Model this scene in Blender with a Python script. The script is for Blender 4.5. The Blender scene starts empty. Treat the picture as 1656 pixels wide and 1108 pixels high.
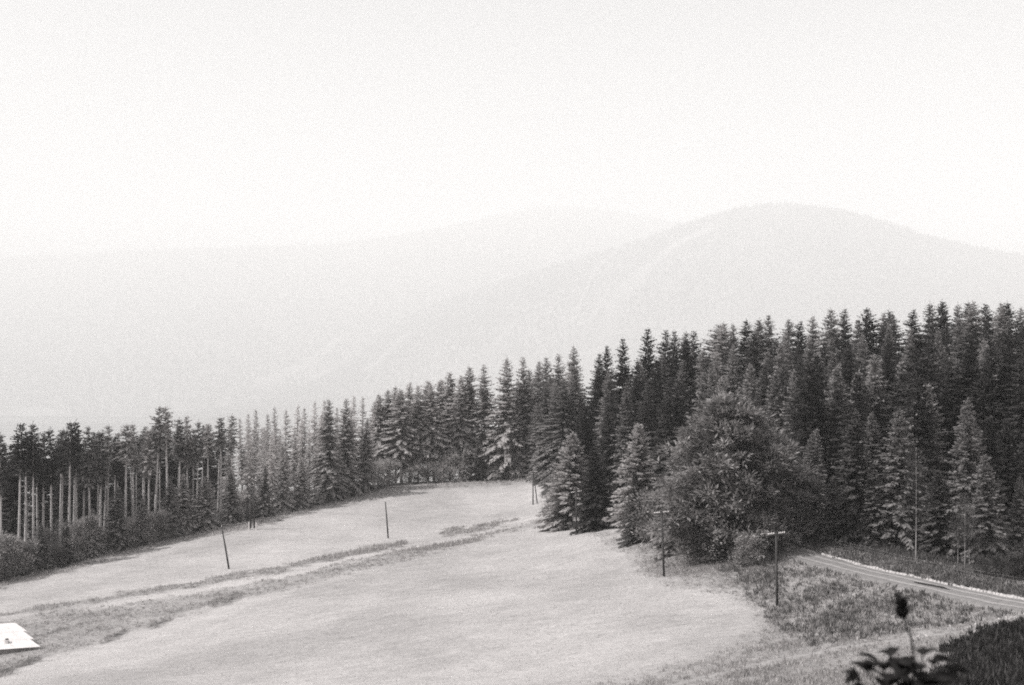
import bpy, math, random
import numpy as np

R = math.radians
C = bpy.context.scene.collection
scene = bpy.context.scene
F = 1840.0            # focal length in photo pixels (40 mm on 36 mm film, 1656 px wide)
U0, V0 = 828.0, 540.0 # principal column, eye-level row
rng = np.random.default_rng(7)
random.seed(7)

# ------------------------------------------------------------------ helpers
def pt(u, v, d):
    return ((u - U0) / F * d, d, -(v - V0) / F * d)

def tag(o, label=None, cat=None, group=None, kind=None):
    if label: o['label'] = label
    if cat: o['category'] = cat
    if group: o['group'] = group
    if kind: o['kind'] = kind
    return o

def mesh_quads(name, q, mat, smooth=False, attr=None):
    """q: (n,4,3) array of quads"""
    q = np.asarray(q, dtype=np.float32)
    n = len(q)
    me = bpy.data.meshes.new(name)
    me.vertices.add(n * 4); me.loops.add(n * 4); me.polygons.add(n)
    me.vertices.foreach_set('co', q.reshape(-1))
    me.loops.foreach_set('vertex_index', np.arange(n * 4, dtype=np.int32))
    me.polygons.foreach_set('loop_start', np.arange(0, n * 4, 4, dtype=np.int32))
    me.polygons.foreach_set('loop_total', np.full(n, 4, dtype=np.int32))
    if attr is not None:
        a = me.attributes.new('tone', 'FLOAT', 'FACE')
        a.data.foreach_set('value', np.asarray(attr, dtype=np.float32))
    me.update(calc_edges=True)
    me.materials.append(mat)
    return me

def mesh_py(name, v, f, mat, smooth=False):
    me = bpy.data.meshes.new(name)
    me.from_pydata([tuple(p) for p in v], [], f)
    if smooth:
        me.polygons.foreach_set('use_smooth', [True] * len(me.polygons))
    me.update()
    me.materials.append(mat)
    return me

def link(name, me, parent=None, loc=(0, 0, 0)):
    o = bpy.data.objects.new(name, me)
    C.objects.link(o)
    if parent: o.parent = parent
    o.location = loc
    return o

def empty(name, loc, rz=0.0, s=1.0):
    o = bpy.data.objects.new(name, None)
    C.objects.link(o)
    o.empty_display_size = 0.3
    o.location = loc; o.rotation_euler = (0, 0, rz)
    o.scale = (s, s, s) if not isinstance(s, tuple) else s
    return o

class MB:
    """collects tubes and boxes into one mesh"""
    def __init__(s): s.v = []; s.f = []
    def tube(s, pts, rad, n=8, cap=True):
        b = len(s.v)
        pts = [np.array(p, float) for p in pts]
        for i, p in enumerate(pts):
            t = pts[min(i + 1, len(pts) - 1)] - pts[max(i - 1, 0)]
            t /= np.linalg.norm(t) + 1e-9
            a = np.array([1, 0, 0.]) if abs(t[0]) < .9 else np.array([0, 1., 0])
            x = np.cross(t, a); x /= np.linalg.norm(x); y = np.cross(t, x)
            for k in range(n):
                an = 2 * math.pi * k / n
                s.v.append(tuple(p + rad[i] * (math.cos(an) * x + math.sin(an) * y)))
        for i in range(len(pts) - 1):
            for k in range(n):
                k2 = (k + 1) % n
                s.f.append((b + i * n + k, b + i * n + k2, b + (i + 1) * n + k2, b + (i + 1) * n + k))
        if cap:
            s.f.append(tuple(b + k for k in range(n))[::-1])
            s.f.append(tuple(b + (len(pts) - 1) * n + k for k in range(n)))
        return s
    def box(s, c, size, ax=None):
        ax = np.eye(3) if ax is None else np.array(ax, float)
        b = len(s.v); c = np.array(c, float)
        for dx in (-.5, .5):
            for dy in (-.5, .5):
                for dz in (-.5, .5):
                    s.v.append(tuple(c + ax[0] * dx * size[0] + ax[1] * dy * size[1] + ax[2] * dz * size[2]))
        for q in ((0, 1, 3, 2), (4, 6, 7, 5), (0, 4, 5, 1), (2, 3, 7, 6), (0, 2, 6, 4), (1, 5, 7, 3)):
            s.f.append(tuple(b + i for i in q))
        return s
    def hexa(s, p):
        """8 points: bottom ring of four, top ring of four"""
        b = len(s.v); s.v += [tuple(x) for x in p]
        for q in ((3, 2, 1, 0), (4, 5, 6, 7), (0, 1, 5, 4), (1, 2, 6, 5), (2, 3, 7, 6), (3, 0, 4, 7)):
            s.f.append(tuple(b + i for i in q))
        return s
    def build(s, name, mat, parent=None, smooth=False, loc=(0, 0, 0)):
        return link(name, mesh_py(name, s.v, s.f, mat, smooth), parent, loc)

# ------------------------------------------------------------------ materials
def new_mat(name):
    m = bpy.data.materials.new(name); m.use_nodes = True
    nt = m.node_tree; nt.nodes.clear()
    return m, nt.nodes, nt.links

TINT = (1.0, 0.955, 0.945)
def g(v): return (v * TINT[0], v * TINT[1], v * TINT[2], 1)

def foliage_mat(name, a, b, trans=0.3):
    m, N, L = new_mat(name)
    out = N.new('ShaderNodeOutputMaterial')
    oi = N.new('ShaderNodeObjectInfo')
    geo = N.new('ShaderNodeNewGeometry')
    nz = N.new('ShaderNodeTexNoise'); nz.inputs['Scale'].default_value = 0.9; nz.inputs['Detail'].default_value = 3
    tc = N.new('ShaderNodeTexCoord')
    L.new(tc.outputs['Object'], nz.inputs['Vector'])
    at = N.new('ShaderNodeAttribute'); at.attribute_name = 'tone'
    ad = N.new('ShaderNodeMath'); ad.operation = 'MULTIPLY_ADD'
    L.new(oi.outputs['Random'], ad.inputs[0]); ad.inputs[1].default_value = 0.5
    L.new(at.outputs['Fac'], ad.inputs[2])
    ad2 = N.new('ShaderNodeMath'); ad2.operation = 'MULTIPLY_ADD'
    L.new(nz.outputs['Fac'], ad2.inputs[0]); ad2.inputs[1].default_value = 0.42
    L.new(ad.outputs[0], ad2.inputs[2])
    cr = N.new('ShaderNodeValToRGB')
    cr.color_ramp.elements[0].position = 0.15; cr.color_ramp.elements[0].color = g(a)
    cr.color_ramp.elements[1].position = 1.3 if False else 1.0; cr.color_ramp.elements[1].color = g(b)
    L.new(ad2.outputs[0], cr.inputs['Fac'])
    df = N.new('ShaderNodeBsdfDiffuse'); tr = N.new('ShaderNodeBsdfTranslucent')
    mx = N.new('ShaderNodeMixShader'); mx.inputs[0].default_value = trans
    gl = N.new('ShaderNodeBsdfGlossy'); gl.inputs['Roughness'].default_value = 0.55
    gl.inputs['Color'].default_value = g(0.5)
    mx2 = N.new('ShaderNodeMixShader'); mx2.inputs[0].default_value = 0.03
    L.new(cr.outputs['Color'], df.inputs['Color']); L.new(cr.outputs['Color'], tr.inputs['Color'])
    L.new(df.outputs[0], mx.inputs[1]); L.new(tr.outputs[0], mx.inputs[2])
    L.new(mx.outputs[0], mx2.inputs[1]); L.new(gl.outputs[0], mx2.inputs[2])
    L.new(mx2.outputs[0], out.inputs['Surface'])
    return m

def rough_mat(name, a, b, scale=6.0, stretch=(1, 1, 1), bump=0.0, detail=6, rough=0.9):
    m, N, L = new_mat(name)
    out = N.new('ShaderNodeOutputMaterial'); bs = N.new('ShaderNodeBsdfPrincipled')
    bs.inputs['Roughness'].default_value = rough
    bs.inputs['Specular IOR Level'].default_value = 0.2
    tc = N.new('ShaderNodeTexCoord'); mp = N.new('ShaderNodeMapping')
    mp.inputs['Scale'].default_value = stretch
    nz = N.new('ShaderNodeTexNoise'); nz.inputs['Scale'].default_value = scale; nz.inputs['Detail'].default_value = detail
    nz.inputs['Roughness'].default_value = 0.65
    cr = N.new('ShaderNodeValToRGB')
    cr.color_ramp.elements[0].position = 0.3; cr.color_ramp.elements[0].color = g(a)
    cr.color_ramp.elements[1].position = 0.7; cr.color_ramp.elements[1].color = g(b)
    L.new(tc.outputs['Object'], mp.inputs['Vector']); L.new(mp.outputs[0], nz.inputs['Vector'])
    L.new(nz.outputs['Fac'], cr.inputs['Fac']); L.new(cr.outputs['Color'], bs.inputs['Base Color'])
    if bump:
        bp = N.new('ShaderNodeBump'); bp.inputs['Strength'].default_value = bump; bp.inputs['Distance'].default_value = 0.1
        L.new(nz.outputs['Fac'], bp.inputs['Height']); L.new(bp.outputs[0], bs.inputs['Normal'])
    L.new(bs.outputs[0], out.inputs['Surface'])
    return m

M = {}
M['needle'] = foliage_mat('spruce_needles', 0.004, 0.09)
M['leaf_dark'] = foliage_mat('dark_tree_leaves', 0.02, 0.16)
M['needle_veiled'] = foliage_mat('veiled_spruce_needles', 0.3, 0.64)  # veil of glare put into the pale needle colour
M['needle_mid'] = foliage_mat('grey_spruce_needles', 0.05, 0.36)
M['needle_grey'] = foliage_mat('light_grey_spruce_needles', 0.15, 0.5)  # on the central trees this grey has the glare veil put in
M['needle_veiled_grey'] = foliage_mat('veiled_grey_spruce_needles', 0.2, 0.6)  # thinner glare veil of the central stand put into the colour
M['needle_front'] = foliage_mat('lit_roadside_spruce_needles', 0.008, 0.27)  # light on the roadside row put into a paler needle colour
M['needle_broad'] = foliage_mat('broad_conifer_needles', 0.03, 0.46)
M['needle_young'] = foliage_mat('young_spruce_needles', 0.06, 0.5)
M['larch'] = foliage_mat('larch_needles', 0.12, 0.5, 0.4)
M['leaf'] = foliage_mat('shrub_leaves', 0.07, 0.56, 0.35)
M['leaf_pale'] = foliage_mat('pale_shrub_leaves', 0.16, 0.55, 0.4)
M['weed_shade'] = foliage_mat('shade_dark_weed_leaves', 0.02, 0.065, 0.3)  # shade over the lower right bank put into the leaf colour
M['grass'] = foliage_mat('rough_grass_blades', 0.19, 0.54, 0.4)
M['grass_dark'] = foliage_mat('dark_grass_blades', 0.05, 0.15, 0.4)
M['stubble'] = foliage_mat('mown_grass_blades', 0.24, 0.56, 0.4)
M['hillwood'] = foliage_mat('far_wood_needles', 0.02, 0.06, 0.2)
M['bark'] = rough_mat('spruce_bark', 0.22, 0.42, 5, (1, 1, .25), 0.4)
M['bark_pale'] = rough_mat('pale_flaking_bark', 0.34, 0.62, 5, (1, 1, .25), 0.4)
M['bark_dark'] = rough_mat('dark_bark', 0.06, 0.14, 5, (1, 1, .25), 0.4)
M['pole'] = rough_mat('weathered_pole_wood', 0.03, 0.08, 9, (1, 1, .1), 0.2)
M['arm'] = rough_mat('crossarm_wood', 0.05, 0.1, 9)
M['porcelain'] = rough_mat('white_porcelain', 0.8, 0.85, 4, rough=0.25)
M['concrete'] = rough_mat('white_concrete', 0.55, 0.75, 4)
M['road'] = rough_mat('gravel_road', 0.13, 0.24, 3.0, (.35, 1, 1), 0.3)
M['stone'] = rough_mat('pale_kerb_stone', 0.36, 0.52, 3)
M['sand'] = rough_mat('sandy_path', 0.18, 0.34, 1.4, bump=0.4, detail=9)
M['roof'] = rough_mat('white_sheet_roof', 0.55, 0.72, 1.5, rough=0.5)
M['wall'] = rough_mat('hut_wall_boards', 0.2, 0.35, 3, (1, 1, .2))
M['wire'] = rough_mat('galvanised_wire', 0.3, 0.4, 8)
M['post'] = rough_mat('fence_post_wood', 0.07, 0.15, 6, (1, 1, .2))
M['petal'] = foliage_mat('dark_petals', 0.010, 0.028, 0.15)
M['flowerleaf'] = foliage_mat('dark_garden_leaves', 0.008, 0.022, 0.1)
M['field'] = rough_mat('valley_fields', 0.10, 0.22, 0.004)
M['hill'] = rough_mat('hill_ground', 0.10, 0.19, 0.0012)
M['dark_patch'] = rough_mat('dark_gravel', 0.02, 0.04, 3, rough=0.35)

# ------------------------------------------------------------------ terrain
CP = [  # surveyed points: (photo column, row, distance)
 (0,1108,120),(400,1108,110),(800,1108,98),(1200,1108,80),(1500,1108,60),(1656,1108,45),
 (100,1000,162),(400,950,172),(640,900,188),(780,868,210),(1000,930,152),(700,1000,132),(200,1060,138),
 (1260,980,117),(1080,930,138),(1656,985,98),(1450,930,122),(1240,883,150),(1350,905,135),
 (862,817,258),(880,772,290),(740,781,286),(600,792,280),(540,811,270),(420,841,250),(300,866,240),
 (200,891,226),(0,941,205),(625,871,229),(362,921,196),(406,857,235),(940,858,196),(1060,878,165),
 (1150,922,140),(1000,862,180),(1600,925,128),(1656,915,135),(-250,985,185),(-200,1108,135),
]
P3 = [pt(*c) for c in CP]
P3 += [(0,0,-1.62),(1.1,3.1,-1.8),(0,40,-14.6),(-20,60,-21.5),(10,20,-7.2),(-10,20,-8.2),(24,30,-10.0),
       (60,60,-15.5),(80,90,-19.5),(-90,60,-30),(-60,0,-14),(60,0,-1.5),(0,-60,6),(-150,100,-42),(150,100,-14),
       (117,260,-20),(70,290,-24.5),(40,280,-28.5),(100,200,-22.5),(60,210,-26),(30,240,-31),(15,270,-34),(0,330,-42),
       (-60,330,-46),(-110,290,-46),(-160,260,-49),(-230,220,-50),(60,380,-34),(180,330,-20),(-120,400,-62),
       (0,460,-64),(150,460,-42),(-260,360,-68),(260,200,-10),(-300,100,-58),(300,400,-18),(-300,480,-85)]
P3 = np.array(P3, float)
def tps_fit(P):
    n = len(P); xy = P[:, :2] / 100.0
    r2 = ((xy[:, None] - xy[None]) ** 2).sum(-1)
    K = np.where(r2 > 0, r2 * np.log(np.maximum(r2, 1e-12)), 0) + 0.002 * np.eye(n)
    A = np.zeros((n + 3, n + 3)); A[:n, :n] = K
    A[:n, n] = 1; A[:n, n + 1:] = xy; A[n, :n] = 1; A[n + 1:, :n] = xy.T
    b = np.zeros(n + 3); b[:n] = P[:, 2]
    return xy, np.linalg.solve(A, b)
TXY, TW = tps_fit(P3)
VALLEY = -1000.0
def sst(a, b, x):
    t = np.clip((x - a) / (b - a), 0, 1); return t * t * (3 - 2 * t)
def height(x, y):
    x = np.atleast_1d(np.asarray(x, float)); y = np.atleast_1d(np.asarray(y, float))
    xc = np.clip(x, -320, 320); yc = np.clip(y, -70, 480)
    q = np.stack([xc, yc], -1) / 100.0
    out = np.empty(len(q))
    for i in range(0, len(q), 20000):
        r2 = ((q[i:i + 20000, None] - TXY[None]) ** 2).sum(-1)
        Kq = np.where(r2 > 0, r2 * np.log(np.maximum(r2, 1e-12)), 0)
        out[i:i + 20000] = Kq @ TW[:-3] + TW[-3] + q[i:i + 20000] @ TW[-2:]
    near = sst(14, 40, np.hypot(x, y))
    out += near * (.05 * np.sin(x * .23 + 2.3 * np.sin(y * .071 + 1)) * np.cos(y * .19 + 1.9 * np.sin(x * .083)) + .035 * np.sin(x * .61 + 2.2 * np.sin(y * .27)) * np.sin(y * .53 + 1.7 * np.sin(x * .31 + 2)))
    # outside the surveyed ground: fall towards the valley in front, stay high behind
    dist = np.maximum(np.abs(x) - 320, 0) + np.maximum(y - 480, 0) + np.maximum(-70 - y, 0)
    s = sst(0, 4600, dist)
    far = np.where(y > -70, VALLEY * sst(-70, 3000, y), 0.0)
    return out * (1 - s) + far * s - np.where(y > 480, np.minimum((y - 480) * .12, 90) * (1 - s), 0)
def h1(x, y): return float(height(x, y)[0])

def hit(u, v):
    """point of the ground seen at photo column u, row v"""
    d = np.linspace(20, 420, 1601)
    x = (u - U0) / F * d; z = -(v - V0) / F * d
    below = np.nonzero(height(x, d) > z)[0]
    i = below[0] if len(below) else len(d) - 1
    return np.array([x[i], d[i], height(x[i], d[i])[0]])

def ground_axis(lo, hi, step, far):
    a = list(np.arange(lo, hi + .01, step)); s = step; p = hi
    while p < far: s *= 1.22; p += s; a.append(p)
    s = step; p = lo; pre = []
    while p > -far: s *= 1.22; p -= s; pre.append(p)
    return np.array(pre[::-1] + a)
gx = ground_axis(-135, 130, 0.9, 38000); gy = ground_axis(25, 315, 0.9, 38000)
X, Y = np.meshgrid(gx, gy); xf, yf = X.ravel(), Y.ravel()
zf = height(xf, yf)

def seg_dist(u, v, poly):
    best = np.full(len(u), 1e9)
    for (a, b), (c, d) in zip(poly[:-1], poly[1:]):
        vx, vy = c - a, d - b; L2 = vx * vx + vy * vy
        t = np.clip(((u - a) * vx + (v - b) * vy) / L2, 0, 1)
        best = np.minimum(best, np.hypot(u - a - t * vx, v - b - t * vy))
    return best
def inside(u, v, poly):
    r = np.zeros(len(u), bool); n = len(poly)
    for i in range(n):
        x1, y1 = poly[i]; x2, y2 = poly[(i + 1) % n]
        if y1 == y2: continue
        r ^= ((y1 > v) != (y2 > v)) & (u < (x2 - x1) * (v - y1) / (y2 - y1) + x1)
    return r
def wob(x, y, s, k=0):
    return (np.sin(x * s + 2.1 * np.sin(y * s * .7 + k)) * np.cos(y * s * 1.3 + 1.7 * np.sin(x * s * .9 + 2 * k)))
# plant cover: the outlines of rough, unmown ground as they lie in the field
BAL = [(0,1002),(130,978),(330,947),(640,884),(760,862),(850,838),(900,838),(790,873),(700,893),(640,908),(480,947),(400,968),(280,1003),(180,1037),(90,1067),(0,1092),(-200,1140),(-200,1040)]
RGT = [(868,838),(890,825),(1000,850),(1150,880),(1240,872),(1700,975),(1700,1250),(860,1250),(880,1125),(1000,1090),(1090,1066),(1180,1038),(1222,1012),(1205,988),(1100,960),(1040,943),(1015,915),(960,875)]
EDGE = [(-150,975),(0,945),(100,922),(200,896),(300,870),(420,844),(540,814),(640,792),(740,784),(850,775)]
DARKLINES = [([(-60,1005),(60,986),(130,973),(250,955),(330,943),(400,928),(450,922),(530,905),(590,892),(650,880)],4,.75),
             ([(640,900),(690,890),(770,871)],7,.8),([(720,862),(775,854),(830,843)],4,.62),
             ([(-60,1105),(0,1087),(60,1065)],8,1.0),([(165,1036),(195,1024)],7,.95),([(250,1010),(275,1002)],6,.9),
             ([(345,975),(385,962)],8,.9),([(90,1000),(190,988)],9,.75),([(400,962),(560,925),(640,905)],5,.6)]
PALELINE = [(130,985),(200,973),(330,953),(450,932),(640,889),(760,869),(870,838)]
BANK_SHADE = [(1760,985),(1656,1000),(1570,1022),(1530,1050),(1535,1075),(1480,1130),(1400,1300),(1760,1300)]  # outline of the shade on the bank, put into the ground colour
VERGE = [(1225,868),(1450,903),(1760,930),(1760,1000),(1656,968),(1500,940),(1350,905),(1240,876)]
def cover(x, y, z):
    yy = np.maximum(y, 1.0)
    u = U0 + F * x / yy; v = V0 - F * z / yy
    u = u + 7 * wob(x, y, .35) + 4 * wob(x, y, .9, 1); v = v + 3.5 * wob(x, y, .5, 2)
    c = np.zeros(len(x)); 
    m = inside(u, v, BAL); c[m] = ((.56 + .26 * wob(x, y, .4, 3)) * (.25 + .75 * sst(0, 10, seg_dist(u, v, BAL + BAL[:1]))))[m]
    m = inside(u, v, RGT); c[m] = ((.64 + .26 * wob(x, y, .3, 4)) * (.2 + .8 * sst(0, 42, seg_dist(u, v, RGT + RGT[:1]))))[m]
    # towards the edge of the forest the grass is left standing too
    d = seg_dist(u, v, EDGE); c = np.maximum(c, .55 * (1 - sst(3, 9, d)))
    for poly, w, k in DARKLINES:
        d = seg_dist(u, v, poly); c = np.maximum(c, k * (1 - sst(w * .5, w * 1.5, d)))
    m = inside(u, v, VERGE); c[m] = .95
    d = seg_dist(u, v, PALELINE); c *= 1 - .8 * (1 - sst(2, 5, d))
    m = inside(u + 14 * wob(x, y, .5, 5), v + 9 * wob(x, y, .8, 6), BANK_SHADE); c[m] = 1.22 + .06 * wob(x, y, .6, 2)[m]
    c[(y < 20) | (y > 330)] = .6
    # floor of the forest: needle litter
    w = ((v < 780 - (u - 860) * .1) & (u > 880)) | (inside(u, v, [(880,830),(950,845),(1060,872),(1150,905),(1240,872),(1450,905),(1700,925),(1700,500),(880,500)]))
    e = np.interp(u, [p[0] for p in EDGE], [p[1] for p in EDGE])
    w |= (u < 860) & (v < e - 6)
    c[w] = 1.6
    return c
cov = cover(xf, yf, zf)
WORN = [([(130,985),(200,973),(330,953),(450,932),(640,889),(760,869),(870,838)],4,.8),([(872,842),(960,868),(1000,895),(1020,930),(1060,950),(1130,962),(1212,985)],5,.35),
        ([(1212,985),(1190,1020),(1100,1055),(960,1100)],5,.25),([(1010,985),(900,1030),(760,1075),(600,1110)],4,.5),([(600,915),(420,970),(200,1045),(60,1100)],5,.5),([(640,905),(800,868)],4,.6)]
yq = np.maximum(yf, 1); uq = U0 + F * xf / yq + 4 * wob(xf, yf, .6, 1); vq = V0 - F * zf / yq + 3 * wob(xf, yf, .4, 2)
worn = np.zeros(len(xf))
for poly, w_, k_ in WORN: worn = np.maximum(worn, .65 * k_ * (1 - sst(w_ * .3, w_ * 1.8, seg_dist(uq, vq, poly))))
worn[yf < 20] = 0
nx, ny = len(gx), len(gy)
idx = np.arange(nx * ny).reshape(ny, nx)
quads = np.stack([idx[:-1, :-1], idx[:-1, 1:], idx[1:, 1:], idx[1:, :-1]], -1).reshape(-1, 4)
me = bpy.data.meshes.new('ground')
me.vertices.add(nx * ny); me.vertices.foreach_set('co', np.stack([xf, yf, zf], -1).astype(np.float32).ravel())
me.loops.add(len(quads) * 4); me.polygons.add(len(quads))
me.loops.foreach_set('vertex_index', quads.astype(np.int32).ravel())
me.polygons.foreach_set('loop_start', np.arange(0, len(quads) * 4, 4, dtype=np.int32))
me.polygons.foreach_set('loop_total', np.full(len(quads), 4, dtype=np.int32))
me.polygons.foreach_set('use_smooth', np.ones(len(quads), bool))
at = me.attributes.new('cover', 'FLOAT', 'POINT'); at.data.foreach_set('value', cov.astype(np.float32))
at2 = me.attributes.new('worn', 'FLOAT', 'POINT'); at2.data.foreach_set('value', worn.astype(np.float32))
me.update(calc_edges=True)

def ground_material():
    m, N, L = new_mat('meadow_ground')
    out = N.new('ShaderNodeOutputMaterial'); bs = N.new('ShaderNodeBsdfPrincipled')
    bs.inputs['Roughness'].default_value = 0.95; bs.inputs['Specular IOR Level'].default_value = 0.1
    tc = N.new('ShaderNodeTexCoord')
    def noise(scale, stretch=(1, 1, 1), rot=0, det=5, rough=.6):
        mp = N.new('ShaderNodeMapping'); mp.inputs['Scale'].default_value = stretch; mp.inputs['Rotation'].default_value = (0, 0, rot)
        nz = N.new('ShaderNodeTexNoise'); nz.inputs['Scale'].default_value = scale
        nz.inputs['Detail'].default_value = det; nz.inputs['Roughness'].default_value = rough
        L.new(tc.outputs['Object'], mp.inputs['Vector']); L.new(mp.outputs[0], nz.inputs['Vector'])
        return nz.outputs['Fac']
    def ramp(f, p0, a, p1, b):
        cr = N.new('ShaderNodeValToRGB')
        cr.color_ramp.elements[0].position = p0; cr.color_ramp.elements[0].color = g(a)
        cr.color_ramp.elements[1].position = p1; cr.color_ramp.elements[1].color = g(b)
        L.new(f, cr.inputs['Fac']); return cr.outputs['Color']
    def mix(f, a, b, mode='MIX'):
        mx = N.new('ShaderNodeMix'); mx.data_type = 'RGBA'; mx.blend_type = mode
        if isinstance(f, float): mx.inputs['Factor'].default_value = f
        else: L.new(f, mx.inputs['Factor'])
        L.new(a, mx.inputs['A']); L.new(b, mx.inputs['B']); return mx.outputs['Result']
    swath = noise(.8, (.3, 1, 1), R(-28), 8, .75)      # swaths left by the scythe
    fine = noise(2.2, (.7, 1, 1), R(-28), 8, .82)
    patch = noise(.035, det=3)
    mown = mix(.5, ramp(swath, .36, .26, .64, .56), ramp(fine, .36, .18, .64, .64))
    mown = mix(.4, mown, ramp(patch, .38, .22, .62, .50))
    rough = mix(.5, ramp(noise(.9, det=9, rough=.75), .34, .13, .66, .42), ramp(noise(3.5, det=6, rough=.8), .34, .12, .66, .44))
    floor = ramp(noise(.7, det=6), .3, .03, .7, .07)
    ca = N.new('ShaderNodeAttribute'); ca.attribute_name = 'cover'
    jit = N.new('ShaderNodeMath'); jit.operation = 'MULTIPLY_ADD'
    L.new(noise(.8, det=6, rough=.75), jit.inputs[0]); jit.inputs[1].default_value = 1.2; 
    sub = N.new('ShaderNodeMath'); sub.operation = 'ADD'; sub.inputs[1].default_value = -.6
    L.new(ca.outputs['Fac'], sub.inputs[0]); L.new(sub.outputs[0], jit.inputs[2])
    def step(a, b):
        mr = N.new('ShaderNodeMapRange'); mr.interpolation_type = 'SMOOTHSTEP'
        mr.inputs['From Min'].default_value = a; mr.inputs['From Max'].default_value = b
        L.new(jit.outputs[0], mr.inputs['Value']); return mr.outputs['Result']
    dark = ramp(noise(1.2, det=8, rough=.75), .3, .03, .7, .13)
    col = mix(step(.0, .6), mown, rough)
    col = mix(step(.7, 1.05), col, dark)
    col = mix(step(1.25, 1.5), col, floor)
    wa = N.new('ShaderNodeAttribute'); wa.attribute_name = 'worn'
    wm = N.new('ShaderNodeMath'); wm.operation = 'MULTIPLY'; L.new(wa.outputs['Fac'], wm.inputs[0])
    wr = N.new('ShaderNodeMapRange'); wr.inputs['From Min'].default_value = .3; wr.inputs['From Max'].default_value = .6
    L.new(noise(1.1, det=6, rough=.75), wr.inputs['Value']); L.new(wr.outputs['Result'], wm.inputs[1])
    col = mix(wm.outputs[0], col, ramp(fine, .3, .42, .7, .62))
    L.new(col, bs.inputs['Base Color'])
    bp = N.new('ShaderNodeBump'); bp.inputs['Strength'].default_value = .8; bp.inputs['Distance'].default_value = .25
    L.new(fine, bp.inputs['Height']); L.new(bp.outputs[0], bs.inputs['Normal'])
    L.new(bs.outputs[0], out.inputs['Surface'])
    return m
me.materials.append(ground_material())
tag(link('ground', me), kind='structure')

# ------------------------------------------------------------------ far hills
def vnoise(x, y, seed):
    r = np.random.default_rng(seed); out = np.zeros_like(x); amp = 1.0; f = 1.0
    for o in range(5):
        for k in range(3):
            a = r.uniform(0, 6.28); p = r.uniform(0, 6.28); out += amp * np.sin(f * (x * math.cos(a) + y * math.sin(a)) + p) / 3
        amp *= .55; f *= 2.1
    return out
FR = ([-900,-300,0,200,420,560,700,850,1000,1130,1200,1270,1350,1430,1500,1656,1900,2300,3000],
      [735,720,702,668,622,570,495,446,402,356,336,330,338,359,384,416,462,520,560])
BK = ([-900,-400,-200,0,200,400,540,620,720,800,850,890,960,1020,1100,1200,1500,2300],
      [470,436,425,419,408,401,396,386,369,350,341,336,338,346,362,385,420,500])
def hill_z(x, y, prof, y0, yr, seed):
    u = U0 + F * x / np.maximum(y, 1)
    # the ridge runs across the valley, spurs and gullies come down from it
    w = 280 * np.sin(x / 2300.0 + seed)
    ridge = -(np.interp(u, *prof) - V0) / F * yr
    t = np.clip((y - y0 - w) / (yr - y0 - w), 0, 1)
    up = VALLEY + (ridge - VALLEY) * (t ** .92)
    back = ridge - np.maximum(y - yr, 0) * .35
    z = np.where(y <= yr, up, back)
    return z + 66 * np.sin(np.pi * np.clip(t, 0, 1)) * vnoise(x / 1300.0, y / 1800.0, seed) * (y < yr)
def make_hill(y0, yr, prof, seed, nu=260, nyy=90):
    us = np.linspace(-700, 2400, nu); ys = np.concatenate([np.linspace(y0 - 250, yr, nyy), np.linspace(yr + 60, yr + 1200, 12)])
    UU, YY = np.meshgrid(us, ys)
    xx = ((UU - U0) / F * YY).ravel(); yy = YY.ravel()
    zz = hill_z(xx, yy, prof, y0, yr, seed); 
    n1, n2 = len(us), len(ys); ix = np.arange(n1 * n2).reshape(n2, n1)
    q = np.stack([ix[:-1, :-1], ix[:-1, 1:], ix[1:, 1:], ix[1:, :-1]], -1).reshape(-1, 4)
    m_ = mesh_py('hill', np.stack([xx, yy, zz], -1), [tuple(int(i) for i in a) for a in q], M['hill'], True)
    return tag(link('hill', m_), kind='structure')
make_hill(11800, 16200, FR, 3); make_hill(13700, 22200, BK, 11)
CLEAR = [([(1150,368),(1085,402),(1035,445)],6),([(1035,445),(1005,480),(985,530),(965,575)],14),([(985,470),(955,520),(940,560)],5),
         ([(655,545),(610,590),(590,600)],6),([(545,550),(500,590),(420,622)],7),([(580,575),(500,615)],5),
         ([(800,560),(828,530)],5),([(1005,400),(960,440),(935,500)],3),([(-80,688),(60,672),(110,682)],14)]
def hill_wood(name, y0, yr, prof, seed, n, hmin, hmax):
    r = np.random.default_rng(seed)
    y = y0 + (yr + 40 - y0) * r.random(n) ** .8; u = r.uniform(-60, 1720, n)
    x = (u - U0) / F * y; z = hill_z(x, y, prof, y0, yr, seed)
    v = V0 - F * z / y
    keep = np.ones(n, bool)
    for poly, w in CLEAR: keep &= seg_dist(u, v, poly) > w * r.uniform(.6, 1.2, n)
    keep &= (r.random(n) < .78 + .3 * vnoise(x / 700., y / 1000., seed + 5)) & (z > VALLEY - 5)
    x, y, z = x[keep], y[keep], z[keep]; k = len(x)
    H = r.uniform(hmin, hmax, k) * r.choice([1, 1, 1, 1.35], k); W = H * r.uniform(.16, .26, k)
    a = r.uniform(0, 6.28, k); fs = []
    base = np.stack([x, y, z - 2], -1); tip = base + np.stack([0 * H, 0 * H, H + 2], -1)
    for j in range(5):
        p = a + j * 1.2566; q = p + 1.2566
        b1 = base + np.stack([np.cos(p) * W, np.sin(p) * W, 0 * W], -1); b2 = base + np.stack([np.cos(q) * W, np.sin(q) * W, 0 * W], -1)
        fs.append(np.stack([b1, b2, tip * .97 + b2 * .03, tip * .97 + b1 * .03], 1))
    tone = np.tile(r.uniform(-.1, .5, k), 5)
    tag(link(name, mesh_quads(name, np.concatenate(fs), M['hillwood'], attr=tone)), 'far spruce wood covering the hazy hillside', 'forest', kind='stuff')
hill_wood('hillside_forest', 11900, 16200, FR, 3, 80000, 36, 64)
hill_wood('hillside_forest', 13700, 22200, BK, 11, 65000, 42, 78)

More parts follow.
